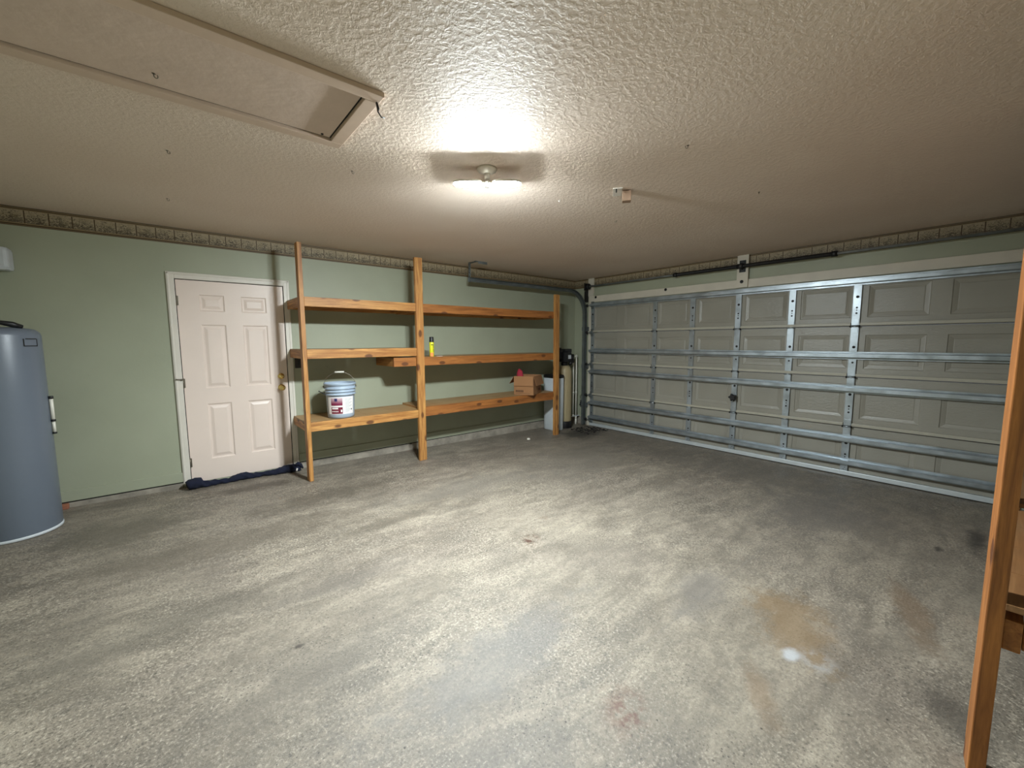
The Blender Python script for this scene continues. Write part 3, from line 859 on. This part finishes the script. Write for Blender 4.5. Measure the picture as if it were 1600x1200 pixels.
# star-shaped black lock handle on the middle stile
bm = BM(); n = 40; y0, z0 = -2.672, .720
rg = []
for x, sc in ((PX-.026, .5), (PX-.05, .6), (PX-.056, 1.0), (PX-.080, 1.0), (PX-.088, .75)):
    rg.append([bm.verts.new((x, y0+sc*(.040+.008*cos(5*2*pi*i/n))*cos(2*pi*i/n), z0+sc*(.040+.008*cos(5*2*pi*i/n))*sin(2*pi*i/n))) for i in range(n)])
for a, b in zip(rg, rg[1:]):
    for i in range(n): bm.faces.new((a[i], a[(i+1)%n], b[(i+1)%n], b[i]))
bm.faces.new(rg[0]); bm.faces.new(rg[-1])
obj('lock_knob', bm, 'black', gd)

# tracks
def track(y, s, label):
    t = thing('garage_door_track', (-.09, y, fl(0)), label, 'garage door track', 'garage door tracks')
    rad = .36; xw, zt = -.075, 2.222
    path = [(xw, y, .012)] + [(xw, y, zt-rad-.0)] + [(xw-rad+rad*cos(R(a)), y, zt-rad+rad*sin(R(a))) for a in range(10, 91, 10)] + [(-2.36, y, zt)]
    prof = [(-s*.0,-.026),(s*.052,-.026),(s*.052,.026),(0,.026),(0,.022),(s*.048,.022),(s*.048,-.022),(0,-.022)]
    bm = BM(); sweep(bm, path[:2], prof, (0,1,0)); obj('vertical_rail', bm, 'galvdull', t)
    bm = BM(); sweep(bm, path[1:], prof, (0,1,0)); obj('curved_rail', bm, 'galvdull', t)
    for z in (.35, 1.0, 1.62):
        bm = BM(); box(bm, -.052, -.0205, y-.01*s-.02, y+.02-.01*s, z-.035, z+.035, .002); box(bm, -.11, -.0205, y+s*.052-.002, y+s*.052+.002, z-.03, z+.03); obj('jamb_bracket', bm, 'galvdull', t)
    bm = BM(); xh = -2.33
    box(bm, xh-.018, xh+.018, y+s*.053, y+s*.057, 2.19, H-.001, .001); box(bm, xh-.018, xh-.014, y+s*.020, y+s*.055, 2.19, H-.001)
    for z in (2.26, 2.31, 2.36, 2.41):
        cyl(bm, (xh, y+s*.0585, z), (xh, y+s*.050, z), .006, seg=8, mi=1); box(bm, xh-.0185, xh-.0135, y+s*.03, y+s*.042, z-.008, z+.008, mi=1)
    obj('hanger_strap', bm, ['galvdull', 'dark'], t)
    bm = BM(); box(bm, xh-.02, xh+.16, y-s*.10-.015, y-s*.10+.02, H-.005, H-.001, .0005); box(bm, xh-.02, xh+.02, y-.11 if s > 0 else y, y+.055 if s > 0 else y+.11, H-.0095, H-.005, .0005)
    box(bm, xh+.02, xh+.16, y-s*.10-.015, y-s*.10-.011, H-.032, H-.005)
    obj('ceiling_angle', bm, 'galvdull', t)
    bm = BM(); box(bm, -.13, -.0255, y-.006 if s > 0 else y-.0, y if s > 0 else y+.006, 2.24, 2.36, .002); box(bm, -.085, -.0265, y-.006 if s > 0 else y-.024, y+.03 if s > 0 else y+.006, 2.06, 2.24, .003)
    obj('flag_bracket', bm, 'blackmetal', t)
track(-.305, 1, 'grey steel track beside the green corner, left of the garage door')
track(-5.038, -1, 'grey steel track at the far right end of the garage door')

# torsion shaft, spring, drums
ts = thing('torsion_spring', (-.10, -2.70, 2.30), 'long black torsion spring on a steel shaft above the garage door', 'torsion spring')
bm = BM(); cyl(bm, (-.10,-.322,2.30), (-.10,-5.030,2.30), .0125, seg=16); obj('shaft', bm, 'galv', ts)
def coil(y0, y1):
    bm = BM(); n = int(abs(y1-y0)/.0135); pts = []
    prof = []
    rings = []
    for i in range(n*4+1):
        y = y0+(y1-y0)*i/(n*4); r = .0235 if i % 4 in (0, 1) else .0205
        rings.append([bm.verts.new((-.10+r*cos(2*pi*k/16), y, 2.30+r*sin(2*pi*k/16))) for k in range(16)])
    for a, b in zip(rings, rings[1:]):
        for k in range(16):
            f = bm.faces.new((a[k], a[(k+1)%16], b[(k+1)%16], b[k])); f.smooth = True
    bm.faces.new(rings[0]); bm.faces.new(rings[-1]); return bm
obj('spring', coil(-1.87, -2.655), 'blackmetal', ts)
obj('spring', coil(-2.735, -3.60), 'blackmetal', ts)
for y in (-1.87, -3.60):
    bm = BM(); cyl(bm, (-.10,y-.025,2.30), (-.10,y+.025,2.30), .029, seg=20); obj('winding_cone', bm, 'black', ts)
bm = BM(); box(bm, -.051, -.0455, -2.735, -2.662, 2.235, 2.375, .003); box(bm, -.125, -.05, -2.701, -2.695, 2.262, 2.34, .002); cyl(bm, (-.10,-2.73,2.30), (-.10,-2.66,2.30), .031, seg=20)
obj('centre_bracket', bm, 'black', ts)
for y in (-.358, -4.995):
    bm = BM(); cyl(bm, (-.10,y-.03,2.30), (-.10,y+.015,2.30), .046, seg=28); cyl(bm, (-.10,y+.015,2.30), (-.10,y+.025,2.30), .054, seg=28)
    obj('cable_drum', bm, 'black', ts)
# bolts on the header board
for y, z, x, par in ((-.462, 2.128, -.0225, HB), (-1.69, 2.13, -.0225, HB), (-2.695, 2.125, -.0455, UB)):
    bm = BM(); cyl(bm, (x,y,z), (x-.014,y,z), .012, seg=6); cyl(bm, (x,y,z), (x-.003,y,z), .020, seg=16)
    obj('lag_bolt', bm, 'blackmetal', par)

# ------------------------------------------------------------------ ceiling things
# attic hatch
ah = thing('attic_hatch', (-5.40, -2.81, H), 'attic access panel with wooden trim in the ceiling', 'attic hatch')
bm = BM(); box(bm, -6.035, -4.727, -3.038, -2.582, H-.006, H-.0005, .001); obj('hatch_panel', bm, 'hatch', ah)
bm = BM()
for b in ((-6.10,-4.66,-3.105,-3.046), (-6.10,-4.66,-2.574,-2.515)): box(bm, *b, H-.020, H-.0005, .003)
for b in ((-4.719,-4.66,-3.0455,-2.5745), (-6.10,-6.041,-3.0455,-2.5745)): box(bm, *b, H-.020, H-.0005, .003)
obj('hatch_trim', bm, 'hatchtrim', ah)
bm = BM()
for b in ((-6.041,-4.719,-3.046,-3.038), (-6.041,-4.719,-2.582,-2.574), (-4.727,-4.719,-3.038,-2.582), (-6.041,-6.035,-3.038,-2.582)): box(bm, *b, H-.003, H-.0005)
obj('gap_shade_strip', bm, 'dark', ah)  # dark strips paint the shade in the slit round the panel
bm = BM(); tube(bm, [(-4.672,-3.05,H-.021),(-4.668,-3.055,H-.045),(-4.672,-3.06,H-.060),(-4.655,-3.055,H-.075),(-4.64,-3.05,H-.070)], [.005,.006,.003,.003,.003], 8); obj('pull_hook', bm, 'black', ah)
bm = BM(); cyl(bm, (-4.765,-2.60,H-.006), (-4.765,-2.60,H-.010), .006, seg=8); obj('screw', bm, 'dark', ah)

# lamp: round plate, stem, two bright LED wings with pale opaque backs
LX, LY = -3.89, -2.765
wd = Vector((.776, -.631, 0))
lf = thing('ceiling_light', (LX, LY, H), 'lit white ceiling lamp with two glowing arms', 'ceiling light')
bm = BM(); lathe(bm, [(0,-.0005),(.058,-.0005),(.060,-.006),(.055,-.016),(.036,-.022),(.026,-.030),(0,-.030)], LX, LY, H, 36); obj('ceiling_plate', bm, 'white', lf)
bm = BM(); cyl(bm, (LX,LY,H-.028), (LX,LY,H-.062), .019, .016); cyl(bm, (LX,LY,H-.062), (LX,LY,H-.098), .013, .006); box(bm, LX-.02, LX+.02, LY-.012, LY+.012, H-.108, H-.098, .003); obj('socket', bm, 'white', lf)
def wing(s):
    c = Vector((LX, LY, H-.088)) + wd*s*.116
    bm = BM(); nu, nv = 20, 16; rings = []
    side = Vector((-wd.y, wd.x, 0))
    for i in range(1, nu):
        a = pi*i/nu; l = -cos(a)*.080; rr_ = sin(a)**.55
        rings.append([bm.verts.new(c+wd*l+side*(.036*rr_*cos(2*pi*k/nv))+Vector((0,0,min(.0, .014*rr_*sin(2*pi*k/nv))))) for k in range(nv)])
    for a, b in zip(rings, rings[1:]):
        for k in range(nv):
            f = bm.faces.new((a[k], a[(k+1)%nv], b[(k+1)%nv], b[k])); f.smooth = True
    bm.faces.new(rings[0]); bm.faces.new(rings[-1])
    w = obj('led_lens', bm, 'lamp', lf)
    bm = BM(); rings = []          # opaque rounded housing above the lens
    for zz, sc in ((.0004, .97), (.0025, 1.0), (.010, .98), (.015, .86)):
        ring = []
        for k in range(48):
            a = 2*pi*k/48; ca, sa = cos(a), sin(a)
            ring.append(bm.verts.new(c+wd*(.088*sc*math.copysign(abs(ca)**.62, ca))+side*(.045*sc*math.copysign(abs(sa)**.62, sa))+Vector((0,0,zz))))
        rings.append(ring)
    for a, b in zip(rings, rings[1:]):
        for k in range(48): bm.faces.new((a[k], a[(k+1)%48], b[(k+1)%48], b[k]))
    bm.faces.new(rings[0]); bm.faces.new(rings[-1])
    obj('wing_back', bm, 'white', w)
    p = Vector((LX, LY, H-.085)); bm = BM(); cyl(bm, p+wd*s*.012, p+wd*s*.034, .010, seg=12); obj('wing_hinge', bm, 'white', w)
wing(1); wing(-1)

# tan block hanging from a little plate
bl = thing('ceiling_block', (-2.94, -3.03, H), 'small tan block on a white plate under the ceiling', 'mounting block')
rz = Matrix.Rotation(R(38), 3, 'Z')
bm = BM(); box(bm, -3.05, -2.90, -3.055, -2.995, H-.007, H-.0005, .001, rz); obj('plate', bm, 'white', bl)
bm = BM(); box(bm, -2.963, -2.905, -3.100, -3.042, H-.072, H-.007, .003, rz); obj('block', bm, 'cork', bl)
bm = BM(); cyl(bm, (-3.035,-3.06,H-.007), (-3.035,-3.06,H-.03), .004, seg=8); obj('screw', bm, 'dark', bl)

# screw hooks left in the ceiling
def hook_mesh():
    bm = BM(); cyl(bm, (0,0,-.0005), (0,0,-.003), .010, seg=12)
    tube(bm, [(0,0,0),(0,0,-.014)]+[(.010-.010*cos(R(a)), 0, -.014-.010*sin(R(a))) for a in range(20, 241, 20)], .0028, 7)
    return bm
h0 = None
for x, y, lab, white in ((-5.348,-1.879,'small dark hook in the ceiling left of the hatch corner, over the white door',0), (-5.386,-2.68,'dark hook screwed into the attic hatch panel',0), (-5.35,-.925,'dark hook in the ceiling nearest the border over the white door',0),
                  (-3.246,-3.665,'dark hook in the ceiling right of the tan block, toward the camera',0), (-2.203,-3.635,'dark hook in the ceiling over the garage door, rightmost of the hooks',0),
                  (-3.16,-2.661,'pale hook in the ceiling between the lamp and the tan block',1), (-2.402,-2.597,'faint hook in the ceiling just below the tan block',0), (-4.497,-2.229,'tiny hook in the ceiling between the lamp and the attic hatch',0)):
    if h0 is None: h0 = o = obj('ceiling_hook', hook_mesh(), 'steel', origin=(0,0,0))
    else: o = h0.copy(); C.objects.link(o)
    if white: o.data = h0.data.copy(); o.data.materials[0] = M['white']
    o.location = (x, y, H - (.006 if x == -5.386 else 0)); o.rotation_euler.z = x*7; o.scale = (.62, .62, .62)
    tag(o, lab, 'hook', 'screw hooks in the ceiling')

# little bits on the floor
bm = BM(); lathe(bm, [(0,0),(.022,0),(.024,.004),(.022,.016),(.018,.020),(0,.020)], -1.535, -.515, fl(-1.535)+.0005, 20)
o = obj('bottle_cap', bm, 'pvc', origin=(-1.535,-.515,fl(-1.535))); tag(o, 'small white cap on the floor in front of the shelving', 'cap')
rr = random.Random(11)
bm = BM()
for _ in range(110):
    x = -.09-.50*rr.random()**1.3; y = -.40-.42*rr.random(); r = .006+.012*rr.random()
    box(bm, x-r, x+r, y-r*.7, y+r*.7, fl(x)+.0003, fl(x)+.004+r*.35, .001, Matrix.Rotation(rr.random()*3, 3, 'Z'))
o = obj('swept_debris', bm, 'dark'); tag(o, 'dark crumbs of dirt swept into the corner by the track', 'debris', kind='stuff')

# ------------------------------------------------------------------ world, camera, view
w = bpy.data.worlds.new('World'); SC.world = w; w.use_nodes = True
w.node_tree.nodes['Background'].inputs[0].default_value = (.6, .65, .7, 1)
w.node_tree.nodes['Background'].inputs[1].default_value = .02

f, yaw, pitch, roll = 644.17, .878640, .103117, -.004191
fw = Vector((cos(yaw)*cos(pitch), sin(yaw)*cos(pitch), -sin(pitch)))
r = fw.cross(Vector((0,0,1))).normalized(); u = r.cross(fw)
r2 = r*cos(roll)+u*sin(roll); u2 = -r*sin(roll)+u*cos(roll)
cd = bpy.data.cameras.new('camera'); cam = bpy.data.objects.new('camera', cd); C.objects.link(cam)
cd.sensor_fit = 'HORIZONTAL'; cd.sensor_width = 36; cd.lens = 36*f/1600; cd.clip_start = .02
m = Matrix(((r2.x,u2.x,-fw.x,-5.41386),(r2.y,u2.y,-fw.y,-4.82676),(r2.z,u2.z,-fw.z,1.42156),(0,0,0,1)))
cam.matrix_world = m
SC.camera = cam
SC.view_settings.view_transform = 'Standard'; SC.view_settings.look = 'None'
SC.view_settings.gamma = 1; SC.view_settings.use_curve_mapping = False
SC.view_settings.exposure = 2.95
SC.cycles.max_bounces = 8; SC.cycles.diffuse_bounces = 6
